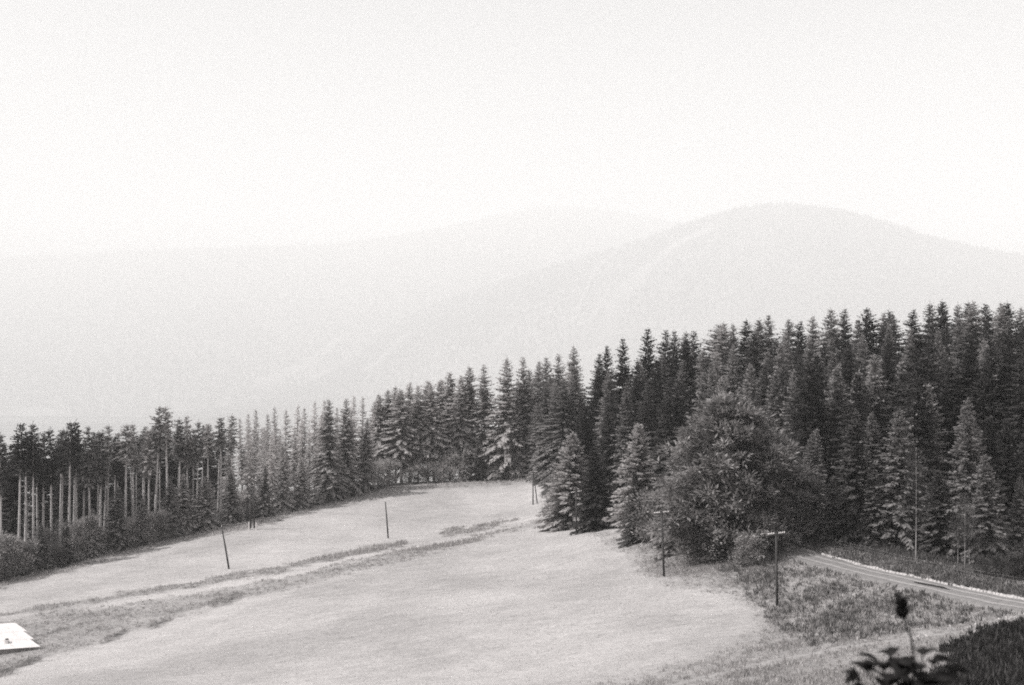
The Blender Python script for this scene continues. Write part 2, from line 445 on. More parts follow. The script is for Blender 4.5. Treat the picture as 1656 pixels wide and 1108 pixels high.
# ------------------------------------------------------------------ tree meshes
def norm(a): return a / (np.linalg.norm(a, axis=-1, keepdims=True) + 1e-9)
def rhomb(p, d, w, r, up=None):
    """leaf-shaped quads: base p, vector d, width w"""
    n = len(p)
    rv = norm(r.normal(size=(n, 3)) * .55 + (np.array([0, 0, 1.]) if up is None else up))
    s = norm(np.cross(d, rv)) * (w[:, None] * .5)
    return np.stack([p, p + d * .42 + s, p + d, p + d * .42 - s], 1)

def spruce_crown(seed, H, Rc, cb, droop=.35, gap=.52, nb=(5, 8), ragged=.25, mat='needle', dens=1.0, top_pow=.85, cap=1.2, fat=1.0, lift=0.0):
    r = np.random.default_rng(seed); Q = []; T = []
    zs = []; z = cb * H
    while z < H * .985:
        zs.append(z); t = (z - cb * H) / (H - cb * H)
        z += gap * (1.15 - .65 * t) * r.uniform(.75, 1.25)
    lop = r.uniform(0, 6.28); lopk = r.uniform(0, .22)
    for z in zs:
        t = (z - cb * H) / (H - cb * H)
        env = Rc * min(1.0, (1 - t) ** top_pow * 1.02 + .015)
        if cb > .2: env *= min(1.0, .5 + 2.5 * t)
        n = int(r.integers(nb[0], nb[1] + 1))
        a0 = r.uniform(0, 6.28)
        zw = z
        for b in range(n):
            z = zw + r.normal(0, .55) * gap * (1 - .5 * t)
            az = a0 + b * 6.283 / n + r.normal(0, .25)
            L = env * r.uniform(1 - ragged, 1 + ragged * .7) * (1 + lopk * math.cos(az - lop))
            if r.random() < .06: L *= r.uniform(.3, .7)
            if L < .12: L = .12
            ns = max(2, int(L / .30 * dens))
            s = (np.arange(ns) + r.random(ns)) / ns
            rise = .55 * t - .12 + lift + r.normal(0, .08); dr = droop * (1 - .85 * t) * r.uniform(.7, 1.3)
            def spine(s):
                rr = L * s * (1 - .08 * s); zz = L * (rise * s - dr * s * s * 1.6 + dr * .75 * s ** 3)
                bend = r_b * s * s * L
                return np.stack([rr * ca - bend * sa, rr * sa + bend * ca, z + zz], -1)
            ca, sa = math.cos(az), math.sin(az); r_b = r.normal(0, .12)
            p = spine(s); tg = norm(spine(np.minimum(s + .06, 1.05)) - p)
            side = np.array([-sa, ca, 0])
            tl = (.20 + .30 * L * (1 - s * .75)) * r.uniform(.7, 1.2, ns)
            tl = np.minimum(tl, cap)
            hang = r.uniform(.1, .55, ns) * (1 - .6 * t)
            for sg in (-1, 1):
                sp = r.uniform(.5, 1.1, ns)
                d = norm(tg + side * (sg * sp)[:, None] + np.array([0, 0, -1.]) * hang[:, None]) * tl[:, None]
                Q.append(rhomb(p, d, (tl * r.uniform(.34, .52, ns) + .06) * fat, r)); T.append(r.uniform(-.1, .22, ns) + .27 * s)  # tone rises outward: sunlit tips put into the colour
            # hanging twigs below and a tip shoot with sunlight put into its pale tone
            d = norm(tg * .5 + np.array([0, 0, -1.]) * r.uniform(.5, 1.1, ns)[:, None]) * (tl * .75)[:, None]
            Q.append(rhomb(p, d, (tl * .42 + .05) * fat, r, np.array([ca, sa, .3]))); T.append(r.uniform(-.15, .1, ns) + .1 * s)
            tip = spine(np.array([.86])); d = norm(spine(np.array([1.05])) - tip + np.array([0, 0, .05])) * max(.18, .2 * L)
            Q.append(rhomb(tip, d, np.array([.09 + .035 * L]), r)); T.append(np.array([.55]))
    # leader shoot
    n = 14; zz = H * .955 + H * .05 * r.random(n); az = r.uniform(0, 6.28, n)
    p = np.stack([0 * zz, 0 * zz, zz], -1); d = np.stack([np.cos(az) * .22, np.sin(az) * .22, .2 + .12 * r.random(n)], -1)
    Q.append(rhomb(p, d, np.full(n, .07), r)); T.append(np.full(n, .4))
    return mesh_quads('crown', np.concatenate(Q), M[mat], attr=np.concatenate(T))

def trunk_mesh(seed, H, r0, bare=0.0, mat='bark', lean=0.0):
    r = np.random.default_rng(seed); mb = MB(); n = 9
    wx, wy = r.normal(0, .05), r.normal(0, .05)
    zs = np.linspace(-.4, H * .99, n); t = np.clip(zs / H, 0, 1)
    pts = [(wx * math.sin(3 * k) , wy * math.sin(2.3 * k + 1), z) for k, z in zip(t, zs)]
    rad = [max(.012, r0 * (1.0 - .93 * k ** 1.1) * (1 + .5 * math.exp(-max(z, 0) * 2.2))) for k, z in zip(t, zs)]
    mb.tube(pts, rad, 8)
    if bare:
        for k in range(46):
            z = H * r.uniform(.08, bare + .08); az = r.uniform(0, 6.28); L = r.uniform(.3, 1.3)
            rr = r0 * (1 - .9 * z / H)
            a = (math.cos(az) * rr * .6, math.sin(az) * rr * .6, z)
            b = (math.cos(az) * (rr + L), math.sin(az) * (rr + L), z - L * r.uniform(-.05, .35))
            mb.tube([a, b], [.022, .006], 3, False)
    return mesh_py('trunk', mb.v, mb.f, M[mat], True)

def tuft_crown(seed, H, Rc, base, prof, nlimb, mat, leaf=.38, per=46, up=.35, name='crown', flat=.72, slim=1.0):
    """broad crown: limbs that fork, sprays of leaves round the twigs; returns crown and limb mesh"""
    r = np.random.default_rng(seed); Q = []; T = []; mb = MB()
    mb.tube([(0, 0, -.3), (r.normal(0, .1), r.normal(0, .1), H * .45), (0, 0, H * .93)], [H * .016, H * .011, .03], 7)
    for k in range(nlimb):
        t = (k + r.random()) / nlimb; z = H * (base + (1 - base) * t * .93)
        az = k * 2.399 + r.normal(0, .35)
        L = Rc * np.interp(t, prof[0], prof[1]) * r.uniform(.58, 1.22)
        if r.random() < .1: L *= r.uniform(1.12, 1.3)
        dirv = np.array([math.cos(az), math.sin(az), up * (.4 + t) + r.normal(0, .12)])
        a = np.array([0, 0, z]); m_ = a + dirv * L * .5 + np.array([0, 0, -.04 * L]); e = a + dirv * L + np.array([0, 0, -.10 * L])
        mb.tube([a, m_, e], [.02 + .016 * L, .01 + .009 * L, .008], 5, False)
        ncl = max(3, int(L * 2.1))
        for c in range(ncl):
            s = .22 + .8 * (c + r.random()) / ncl
            p0 = a + (m_ - a) * min(1, s * 2) + (e - m_) * max(0, s * 2 - 1)
            sp = .30 * L * (1.15 - s) + .35
            off = r.normal(0, 1, 3) * np.array([.55, .55, .35]) * sp
            c0 = p0 + off
            mb.tube([p0 - dirv * .15, c0], [.02, .006], 3, False)
            n = int(per * r.uniform(.6, 1.3)); rad = r.uniform(.4, .8) * (1 + .012 * H); ct = r.normal(0, .12)
            q = r.normal(0, 1, (n, 3)) * np.array([.5, .5, .5 * flat]) * rad
            p = c0 + q
            d = norm(q + r.normal(0, .3, (n, 3)) + dirv * .5 + np.array([0, 0, .12])) * (leaf * r.uniform(.6, 1.2, n))[:, None]
            Q.append(rhomb(p, d, leaf * slim * r.uniform(.28, .5, n), r)); T.append(r.uniform(-.12, .22, n) + ct + .4 * (s - .6))
    crown = mesh_quads(name, np.concatenate(Q), M[mat], attr=np.concatenate(T))
    stem = mesh_py('trunk', mb.v, mb.f, M['bark_dark'], True)
    return crown, stem

KINDS = {}
def add_kind(k, crown, trunk, H, crown_mat=None): KINDS.setdefault(k, []).append((crown, trunk, H))
for i in range(4):
    add_kind('young', spruce_crown(100 + i, 16, 4.0, .02, droop=.30, gap=.44, nb=(6, 9), ragged=.3, top_pow=.75), trunk_mesh(200 + i, 16, .2, mat='bark_dark'), 16)
for i in range(4):
    add_kind('tall', spruce_crown(110 + i, 29, 6.2, .05, droop=.42, gap=.60, nb=(6, 8), ragged=.36, dens=.85, top_pow=.74, cap=1.5), trunk_mesh(210 + i, 29, .33), 29)
for i in range(5):
    cb = (.58, .66, .70, .62, .54)[i]
    add_kind('bare', spruce_crown(120 + i, 24, 2.3 + .25 * (i % 3), cb, droop=.42, gap=.5, ragged=.55, nb=(5, 8), top_pow=.5), trunk_mesh(220 + i, 24, .27 + .04 * (i % 3), bare=cb, mat='bark_pale'), 24)
for i in range(4):
    cb = (.22, .3, .26, .18)[i]
    add_kind('mid', spruce_crown(130 + i, 27, 5.8, cb, droop=.42, gap=.56, nb=(6, 8), ragged=.42, dens=.9, top_pow=.72, cap=1.4), trunk_mesh(230 + i, 27, .27, bare=cb), 27)
for i in range(3):
    add_kind('lacy', spruce_crown(136 + i, 25, 3.3, .2, droop=.4, gap=.58, nb=(5, 7), ragged=.5, dens=.85, top_pow=.7, fat=.85, mat='needle_veiled'), trunk_mesh(236 + i, 25, .27, bare=.3, mat='bark_pale'), 25)
PL = ([0, .15, .4, .7, 1], [.9, 1, .78, .42, .07])
for i in range(2):
    add_kind('larch', spruce_crown(140 + i, 12, 3.5, .02, droop=.34, gap=.33, nb=(7, 10), ragged=.42, top_pow=.74, fat=1.0, dens=1.2, cap=.9, mat='larch', lift=.1), trunk_mesh(240 + i, 12, .16, mat='bark_dark'), 12)
PB = ([0, .1, .3, .55, .8, 1], [.92, 1, .97, .78, .52, .2])
c_, t_ = tuft_crown(150, 20, 6.6, .04, PB, 250, 'needle_broad', leaf=.72, per=30, slim=.6, up=.45, flat=.7)
add_kind('broad', c_, t_, 20)
PS = ([0, .3, .7, 1], [.9, 1, .8, .4])
for i in range(3):
    c_, t_ = tuft_crown(160 + i, 4, 2.3, .03, PS, 30, 'leaf', leaf=.30, per=40, up=.6, name='foliage')
    t_.name = 'stem'; add_kind('shrub', c_, t_, 4, 'leaf')
# thin bare-stemmed tree: a few leafy sprays high on a pale stem
c_, t_ = tuft_crown(170, 10, 1.5, .38, ([0, .5, 1], [.8, 1, .3]), 22, 'leaf', leaf=.3, per=22)
t_ = trunk_mesh(171, 10, .055, mat='bark'); add_kind('thin', c_, t_, 10, 'leaf')

PLACED = []
DEBUG = False; UNSEEN = {75,90,144,166,170,171,176,177,178,180,181,182,184,185,187,188,189,192,194,196,198,199,201,204,206,208,210,213,217,220,231,233,239,240,241,243,244,245,246,247,248,249,250,251,252,253,254,255,256,258,259,260,261,262,263,264,265,266,267,268,270,271,272,273,274,275,278,284,285,287,292,295,304,307,325,327,332,337,341,343,348,359,360,369,370,372,373,375,376,380,382,383}
NPL = [0]
def plant(kind, u, vtop, d, label, cat='spruce', group=None, var=None, wide=1.0, mat=None, name='spruce_tree', rz=None, trunk_mat=None, z=None):
    wide *= random.uniform(.86, 1.16)
    x = (u - U0) / F * d; gz = h1(x, d) if z is None else z
    H = -(vtop - V0) / F * d - gz
    vs = KINDS[kind]; k = (var if var is not None else random.randrange(len(vs))) % len(vs)
    crown, trunk, H0 = vs[k]; s = H / H0
    turn = random.uniform(0, 6.28); tilt = (random.gauss(0, .016), random.gauss(0, .016)); PLACED.append((x, d))
    if name == 'spruce_tree':
        NPL[0] += 1
        o_id = NPL[0] - 1
        if o_id in UNSEEN: return None
    o = empty(name, (x, d, gz), turn if rz is None else rz, (s * wide, s * wide, s))
    tag(o, label, cat, group)
    if name == 'spruce_tree' and DEBUG: o['nid'] = o_id
    c = link(crown.name.split('.')[0], crown, o); t = link(trunk.name.split('.')[0], trunk, o)
    for ob, mm in ((c, mat), (t, trunk_mat)):
        if mm: ob.material_slots[0].link = 'OBJECT'; ob.material_slots[0].material = M[mm]
    o.rotation_euler = (tilt[0], tilt[1], o.rotation_euler[2])
    return o
ORD = ['first','second','third','fourth','fifth','sixth','seventh','eighth','ninth','tenth','eleventh','twelfth','thirteenth','fourteenth',
       'fifteenth','sixteenth','seventeenth','eighteenth','nineteenth','twentieth','twenty-first','twenty-second','twenty-third','twenty-fourth','twenty-fifth','twenty-sixth','twenty-seventh','twenty-eighth','twenty-ninth','thirtieth']
def row(kind, items, desc, group, **kw):
    """a row of trees named by their order along it"""
    n = len(items)
    for i, it in enumerate(items):
        u, vt, d = it[:3]; k2 = dict(kw)
        if len(it) > 3: k2.update(it[3])
        pos = 'leftmost' if i == 0 else 'rightmost' if i == n - 1 else ORD[i] + ' from the left'
        plant(k2.pop('kind', kind), u, vt, d, f'{desc}, {pos}', group=group, **k2)
EU = [p[0] for p in EDGE]; ED = [190, 205, 216, 227, 240, 250, 270, 283, 287, 290]
def edge_d(u): return float(np.interp(u, EU, ED))

# left-hand forest: front row of bare trunks
LF = [(2,700,8),(30,684,10),(42,698,14),(55,683,9),(70,700,16),(84,692,11),(98,694,14),(111,682,10),(122,680,13),(146,690,9),(162,695,11),(174,687,14),
      (203,686,10),(217,684,13),(232,690,16),(241,692,11),(250,657,9),(272,657,10),(292,676,14),(304,673,15),(318,680,12),(338,684,16),(358,674,13),(374,670,16)]
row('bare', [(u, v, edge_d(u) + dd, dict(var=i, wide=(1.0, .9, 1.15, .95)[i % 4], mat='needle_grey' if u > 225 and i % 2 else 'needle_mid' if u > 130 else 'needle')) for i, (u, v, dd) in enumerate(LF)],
    'tall bare-trunked spruce fronting the left forest', 'bare-trunked front row of the left forest')
# young spruces and bushes in front of it
row('young', [(190,786,edge_d(190)+1,dict(wide=1.2)),(276,774,edge_d(276)+2,dict(wide=1.2)),(298,766,edge_d(298)+3,dict(wide=1.4)),(330,770,edge_d(330)+2,dict(wide=1.4)),(374,757,edge_d(374)+5,dict(wide=1.05)),
              (428,752,edge_d(428)+4),(458,716,edge_d(458)+5,dict(wide=.8)),(486,742,edge_d(486)+4,dict(wide=1.1))],
    'young dark spruce along the left forest edge', 'young spruces along the left forest edge', mat='needle_young')
plant('young', 66, 846, edge_d(66) + 1, 'low dark spruce poking out of the bushes left of the slim one', wide=1.1, mat='needle_young')
plant('young', 150, 822, edge_d(150) + 1, 'dark spruce in the bushes right of the small slim one', wide=1.1, mat='needle_young')
plant('young', 230, 806, edge_d(230) + 1, 'short spruce rising over the paler grey bushes at left', wide=1.1, mat='needle_young')
plant('young', 108, 836, edge_d(108) + 3, 'small slim spruce among the dark bushes under the bare trunks', wide=.8)
def shrubs(items, desc, group, mat='leaf'):
    n = len(items)
    for i, (u, v, d, w) in enumerate(items):
        pos = 'leftmost' if i == 0 else 'rightmost' if i == n - 1 else ORD[i] + ' from the left'
        plant('shrub', u, v, d, f'{desc}, {pos}', 'shrub', group, i, w, mat, 'shrub')
shrubs([(-30,880,edge_d(-30)+2,1.0),(8,872,edge_d(8)+3,1.1),(45,880,edge_d(45)+2,.9),(75,860,edge_d(75)+3,.9),(95,886,edge_d(95)+1,.9),(132,846,edge_d(132)+3,.8),(160,860,edge_d(160)+2,.8)],
       'dark bush under the bare trunks at far left', 'bushes under the left forest')
shrubs([(216,842,edge_d(216)+2,1.1),(240,836,edge_d(240)+2,1.1),(258,832,edge_d(258)+2,1.0)], 'paler grey bush between young spruces at left', 'pale bushes on the left forest edge', 'leaf_pale')

# spruces left of centre, glare veil put into their pale needles
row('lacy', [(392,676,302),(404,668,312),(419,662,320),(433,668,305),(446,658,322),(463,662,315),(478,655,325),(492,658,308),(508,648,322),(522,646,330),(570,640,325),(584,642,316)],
    'glare-paled slender spruce of the hazy stand left of centre', 'pale hazy spruces left of centre', wide=1.1)
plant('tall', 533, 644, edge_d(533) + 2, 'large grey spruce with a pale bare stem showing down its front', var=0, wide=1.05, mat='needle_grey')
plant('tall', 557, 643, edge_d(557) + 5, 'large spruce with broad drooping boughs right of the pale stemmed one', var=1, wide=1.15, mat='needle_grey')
plant('tall', 590, 676, edge_d(590) + 3, 'dark spruce at the right end of the large boughed pair', var=2, wide=.95, mat='needle_mid')
# trunks and crowns of the central stand
row('mid', [(612,636,295),(627,630,297),(640,624,304),(649,628,291),(663,618,306),(676,622,294),(692,614,304),(702,620,295),(716,612,306),(728,600,302),(744,606,298),(759,592,300)],
    'glare-greyed spruce with bare lower trunk in the central stand', 'trunked spruces of the central stand', mat='needle_veiled_grey', wide=1.1)
shrubs([(612,752,285,.9),(630,748,287,1.1),(665,758,288,1.0),(688,752,290,1.2),(712,752,290,1.1),(732,738,291,1.0)], 'pale rounded bush at the foot of the central spruces', 'pale bushes in the centre', 'leaf_pale')
row('young', [(752,720,289,dict(wide=1.0)),(774,712,291,dict(wide=1.0)),(806,722,291,dict(wide=1.25))], 'young spruce with layered boughs at the top of the meadow', 'young spruces at the top of the meadow', mat='needle_mid')
row('tall', [(784,588,297),(820,576,294,dict(wide=1.1)),(849,576,296),(866,583,303),(886,577,298),(904,571,301),(928,557,282,dict(wide=1.05))],
    'tall full spruce on the skyline above the meadow top', 'tall spruces behind the meadow top', mat='needle_grey')
row('tall', [(838,640,292),(866,650,291),(898,640,285)], 'full spruce below the skyline behind the meadow top', 'lower spruces behind the meadow top', mat='needle_grey')
row('tall', [(968,571,272),(985,558,277),(1008,546,262,dict(wide=1.1)),(1049,530,262,dict(wide=1.15)),(1073,532,268),(1088,534,258,dict(wide=1.05))],
    'tall dark spruce on the skyline right of the notch', 'dark spruces right of the notch', wide=1.15)
row('tall', [(948,640,240),(985,650,230),(1095,610,225),(1130,640,215),(1045,640,215)], 'full dark spruce behind the pale larches', 'spruces behind the larches')
# the edge in front: larches, spruces, the broad tree
plant('larch', 926, 700, 203, 'pale feathery larch at the left corner of the right-hand forest', 'larch', var=0, wide=1.15, name='larch_tree')
plant('shrub', 903, 776, 206, 'pale leafy bush on the outer left corner of the right-hand forest', 'shrub', var=0, wide=.5, mat='leaf_pale', name='shrub')
plant('young', 962, 722, 192, 'dark spruce between the two pale larches', var=0, wide=1.25)
plant('larch', 1032, 686, 178, 'pale larch with cascading boughs beside the broad dark tree', 'larch', var=1, wide=1.2, name='larch_tree')
plant('young', 922, 782, 202, 'small low spruce in front of the left larch', var=1, wide=1.4)
plant('young', 1026, 765, 168, 'small pointed spruce standing in front of the right larch', var=2, wide=1.15)
plant('shrub', 1062, 800, 164, 'dark bush behind the middle telephone pole', 'shrub', var=1, wide=1.0, name='shrub')
plant('broad', 1180, 636, 149, 'broad bushy conifer much wider than its neighbours beside the road', 'conifer', var=0, wide=1.14, name='conifer_tree')
plant('larch', 1104, 705, 158, 'pale bushy tree merging with the left side of the broad conifer', 'larch', var=0, wide=1.15, mat='larch', name='larch_tree')
plant('broad', 1252, 694, 154, 'dense bushy tree merging with the right side of the broad conifer', 'conifer', var=0, wide=.95, rz=2.0, name='conifer_tree')
plant('shrub', 1212, 872, 138, 'low tangled bush under the broad conifer by the road', 'shrub', var=2, wide=1.1, name='shrub')
plant('shrub', 1132, 862, 146, 'dark bush at the left foot of the broad conifer', 'shrub', var=1, wide=1.1, name='shrub')
plant('young', 1272, 712, 156, 'narrow young spruce just right of the broad conifer', var=3, wide=.9)
plant('young', 1310, 700, 158, 'dark young spruce behind the start of the road fence', var=0, wide=1.1, mat='needle_front')
plant('young', 1384, 664, 148, 'young spruce with a thin pale leader, left of the pair by the fence', var=1, wide=1.15, mat='needle_front')
plant('young', 1452, 664, 146, 'young spruce with a thin pale leader, right of the pair by the fence', var=2, wide=1.05, mat='needle_front')
plant('thin', 1481, 722, 133, 'thin small tree with a pale bare stem behind the road verge', 'tree', var=0, wide=1.0, name='slender_tree', mat='leaf_dark')
plant('young', 1564, 646, 140, 'tall young spruce above the cluster of pale stems', var=3, wide=1.1, mat='needle_front')
plant('young', 1598, 735, 133, 'lower spruce leaning out beside the cluster of pale stems', var=0, wide=1.2, mat='needle_front')
plant('thin', 1560, 800, 129, 'slim tree in the cluster of pale stems, tallest stem', 'tree', wide=1.0, name='slender_tree', mat='leaf_dark')
plant('thin', 1549, 830, 130, 'slim tree in the cluster of pale stems, left stem', 'tree', wide=1.0, name='slender_tree', mat='leaf_dark')
plant('thin', 1568, 835, 131, 'slim tree in the cluster of pale stems, right stem', 'tree', wide=1.0, name='slender_tree', mat='leaf_dark')
plant('young', 1650, 770, 140, 'dark spruce at the right frame edge above the verge', var=1, wide=1.1, mat='needle_front')
plant('young', 1415, 760, 146, 'short dark spruce between the two with pale leaders', var=3, wide=1.1, mat='needle_front')
plant('young', 1345, 770, 152, 'short dark spruce behind the fence left of the pale leaders', var=2, wide=1.2, mat='needle_front')
plant('young', 1520, 760, 140, 'short dark spruce between the thin tree and the stem cluster', var=0, wide=1.1, mat='needle_front')
shrubs([(1590,905,120,.9),(1618,902,118,1.0),(1645,898,116,1.0),(1672,894,116,1.0)], 'low weedy bush beyond the road at far right', 'weedy bushes on the verge', 'leaf_dark')

# the right-hand forest: second row, then skyline
row2 = ([(1140,600,205),(1170,612,190),(1215,590,205),(1262,556,205),(1290,600,190),(1318,572,196),(1352,590,185),(1388,600,180),(1420,574,182),(1452,600,178),(1482,540,176,dict(wide=1.1)),(1503,552,184),
            (1540,580,172),(1568,548,172,dict(wide=1.1)),(1600,560,168),(1630,536,168,dict(wide=1.1)),(1662,560,165)])
row('young', [it[:3] + (dict(it[3] if len(it) > 3 else {}, mat='needle_mid' if it[0] < 1440 else 'needle'),) for it in row2],  # sunlit tops put into paler needles on the left part
    'sunlit spruce in the second row of the right forest', 'second row of the right forest', wide=.95)
SK = [(1107,536),(1124,534),(1157,523),(1173,521),(1185,522),(1208,517),(1226,515),(1247,508),(1271,516),(1292,519),(1318,509),(1344,499),(1369,499)]
row('mid', [(u, v, 285 - (u - 1100) * .06 + (i * 37 % 11), dict(mat=('needle_mid', 'needle_grey', 'needle_mid', 'needle')[(i * 7) % 4], kind=('mid', 'tall', 'mid')[i % 3])) for i, (u, v) in enumerate(SK)], 'slim skyline spruce right of the dark tall six', 'skyline spruces above the broad conifer', wide=1.2)
SK2 = [(1403,497),(1424,504),(1434,501),(1447,507),(1477,500),(1507,488),(1527,485),(1548,490),(1561,488),(1571,485),(1600,491),(1617,489),(1629,488),(1651,495)]
row('mid', [(u, v, 262 - (u - 1400) * .05 + (i * 37 % 11), dict(kind=('mid', 'tall', 'mid', 'tall')[(i * 3) % 4], mat=('needle', 'needle_mid')[i % 2])) for i, (u, v) in enumerate(SK2)], 'dark spruce top on the skyline at the right', 'skyline spruces at the right', wide=1.2)

random.seed(5)
# depth of the stands: spruces seen only in pieces between those in front
SKY_U = [0,120,200,260,300,380,450,520,600,680,760,820,880,930,1000,1060,1160,1250,1350,1420,1520,1656,1700]
SKY_V = [700,688,690,670,680,676,664,652,640,620,598,582,582,572,560,540,528,514,506,506,492,494,494]
def fill(kind, n, urange, dlo, dhi, drop, label, group, mat=None, wide=1.0, sep=3.0):
    random.seed(len(label) * 31 + n); got = 0
    for _ in range(n * 40):
        if got >= n: break
        u = random.uniform(*urange); d = random.uniform(dlo(u), dhi(u)); x = (u - U0) / F * d
        if any((x - a) ** 2 + (d - b) ** 2 < sep * sep for a, b in PLACED): continue
        f = (d - dlo(u)) / (dhi(u) - dlo(u))
        v = float(np.interp(u, SKY_U, SKY_V)) + 4 + drop * (1 - f) + random.uniform(0, 14)
        plant(kind, u, v, d, label, group=group, mat=mat if not isinstance(mat, tuple) else random.choice(mat), wide=wide); got += 1
fill('bare', 26, (-40, 365), lambda u: edge_d(u) + 15, lambda u: edge_d(u) + 36, 6, 'spruce deeper inside the left-hand forest behind the front trunks', 'inner spruces of the left forest', sep=3.2)
fill('tall', 44, (-110, 368), lambda u: edge_d(u) + 34, lambda u: edge_d(u) + 62, 12, 'spruce filling the dark depth behind the trunks of the left forest', 'dark depth of the left forest', sep=3.0, wide=1.25)
fill('lacy', 26, (362, 610), lambda u: edge_d(u) + 12, lambda u: edge_d(u) + 60, 22, 'pale spruce half hidden within the hazy stand left of centre', 'inner spruces of the hazy stand')  # pale needles here carry the glare veil too
fill('tall', 16, (-170, 70), lambda u: edge_d(u) + 20, lambda u: edge_d(u) + 60, 14, 'spruce at the far left end of the left forest behind the trunks', 'far left depth of the left forest', sep=3.0, wide=1.3)
fill('mid', 20, (600, 780), lambda u: 296, lambda u: 330, 12, 'grey spruce half hidden within the central stand', 'inner spruces of the central stand', ('needle_grey', 'needle_veiled_grey'))
fill('tall', 18, (780, 1010), lambda u: 300 - (u - 780) * .22, lambda u: 320 - (u - 780) * .1, 30, 'spruce half hidden behind the meadow top and the larches', 'inner spruces behind the meadow top', 'needle_mid')
fill('tall', 26, (1010, 1690), lambda u: 225 - (u - 1010) * .06, lambda u: 275 - (u - 1010) * .02, 60, 'spruce in the dense middle rows of the right-hand forest', 'middle rows of the right forest', ('needle', 'needle_mid', 'needle'), sep=4.6)
fill('young', 34, (1010, 1690), lambda u: 205 - (u - 1010) * .06, lambda u: 262 - (u - 1010) * .02, 85, 'spruce in the dense middle rows of the right-hand forest', 'middle rows of the right forest', ('needle', 'needle_mid', 'needle', 'needle_mid'), wide=.85, sep=4.6)
random.seed(77)
SKY3 = [(1270, 640), (1350, 625), (1450, 620), (1560, 612), (1690, 610)]
got = 0
for _ in range(900):
    if got >= 34: break
    u = random.uniform(1275, 1690); d = random.uniform(158, 205 - (u - 1275) * .03); x = (u - U0) / F * d
    if any((x - a) ** 2 + (d - b) ** 2 < 12 for a, b in PLACED): continue
    v = float(np.interp(u, [p[0] for p in SKY3], [p[1] for p in SKY3])) + random.uniform(-45, 75) - (d - 158) * .8
    plant('young', u, v, d, 'shorter full spruce in the rows just behind the roadside trees', group='lower rows of the right forest', mat=random.choice(('needle', 'needle', 'needle_mid')), wide=1.0); got += 1

shrubs([(392,800,262,1.0),(408,792,266,1.1),(424,800,266,.9)], 'pale bush behind the dark twin pole', 'pale bushes behind the twin pole', 'needle_veiled')
# ------------------------------------------------------------------ grass left standing (uncountable)
def blades(name, n, region, hmin, hmax, mat, thr, label, seed, per=6, wid=.05):
    r = np.random.default_rng(seed)
    x = r.uniform(region[0], region[1], n); y = r.uniform(region[2], region[3], n); z = height(x, y)
    c = cover(x, y, z); u = U0 + F * x / y; v = V0 - F * z / y
    k = (c > thr[0]) & (c < thr[1]) & (u > -60) & (u < 1720) & (v < 1180) & (r.random(n) < np.clip(c * 1.1 if thr[0] > 0 else 1 - c, 0, 1)) & off_road(x, y)
    x, y, z, c = x[k], y[k], z[k], c[k]; m = len(x); Q = []; T = []
    th = r.uniform(hmin, hmax, m) * (.55 + .6 * np.clip(c, 0, 1.2)); tn = r.uniform(-.2, .4, m)
    for j in range(per):
        az = r.uniform(0, 6.28, m); h = th * r.uniform(.6, 1.15, m); ln = h * r.uniform(.1, .75, m)
        p = np.stack([x + r.normal(0, .14, m), y + r.normal(0, .14, m), z - .03], -1)
        d = np.stack([np.cos(az) * ln, np.sin(az) * ln, h], -1)
        Q.append(rhomb(p, d, h * .10 + wid * r.uniform(.7, 1.6, m), r, np.stack([np.cos(az), np.sin(az), 0 * az], -1))); T.append(tn + r.uniform(-.1, .15, m))
    tag(link(name, mesh_quads(name, np.concatenate(Q), M[mat], attr=np.concatenate(T))), label, 'grass', kind='stuff')

# ------------------------------------------------------------------ road, kerb stones, paths
ROADC = [hit(*p) for p in ((1720,989),(1656,983),(1580,966),(1500,949),(1450,938),(1400,927),(1350,914),(1300,900),(1262,890),(1238,884))]
ROADC.append(ROADC[-1] * 2 - ROADC[-2] + np.array([-2., 4, 0])); ROADC.append(ROADC[-1] * 2 - ROADC[-2] + np.array([-2., 3, 0]))
ROADC.insert(0, ROADC[0] * 2 - ROADC[1])
def resample(P, step):
    P = np.array(P)[:, :2]; seg = np.hypot(*np.diff(P, axis=0).T); s = np.concatenate([[0], np.cumsum(seg)])
    t = np.arange(0, s[-1], step); xy = np.stack([np.interp(t, s, P[:, 0]), np.interp(t, s, P[:, 1])], -1)
    for _ in range(12): xy[1:-1] = .25 * xy[:-2] + .5 * xy[1:-1] + .25 * xy[2:]
    return xy
RC = resample(ROADC, 1.0)
RT = np.gradient(RC, axis=0); RT /= np.linalg.norm(RT, axis=1)[:, None]; RN = np.stack([-RT[:, 1], RT[:, 0]], -1)
if RN[5, 1] < 0: RN = -RN        # to the far side
RW = 2.1
def off_road(x, y):
    k = np.ones(len(x), bool)
    for a in RC[::2]: k &= (x - a[0]) ** 2 + (y - a[1]) ** 2 > (RW + .2) ** 2
    for a in PATHPTS: k &= (x - a[0]) ** 2 + (y - a[1]) ** 2 > a[2] ** 2
    return k
def ribbon(name, xy, wl, wr, mat, lift, cols=7, kind='structure'):
    v = []; f = []
    T_ = np.gradient(xy, axis=0); T_ /= np.linalg.norm(T_, axis=1)[:, None]; Nn = np.stack([-T_[:, 1], T_[:, 0]], -1)
    for i in range(len(xy)):
        for c in range(cols):
            o = -wr[i] + (wl[i] + wr[i]) * c / (cols - 1); p = xy[i] + Nn[i] * o
            edge = 1 - abs(2 * c / (cols - 1) - 1)
            v.append((p[0], p[1], h1(*p) + (lift if 0 < c < cols - 1 else -.05)))
    for i in range(len(xy) - 1):
        for c in range(cols - 1):
            a = i * cols + c; f.append((a, a + 1, a + cols + 1, a + cols))
    return tag(link(name, mesh_py(name, v, f, mat, True)), kind=kind)
ones = np.ones(len(RC))
road = ribbon('road', RC, ones * RW, ones * RW, M['road'], .09, 9)
mb = MB()
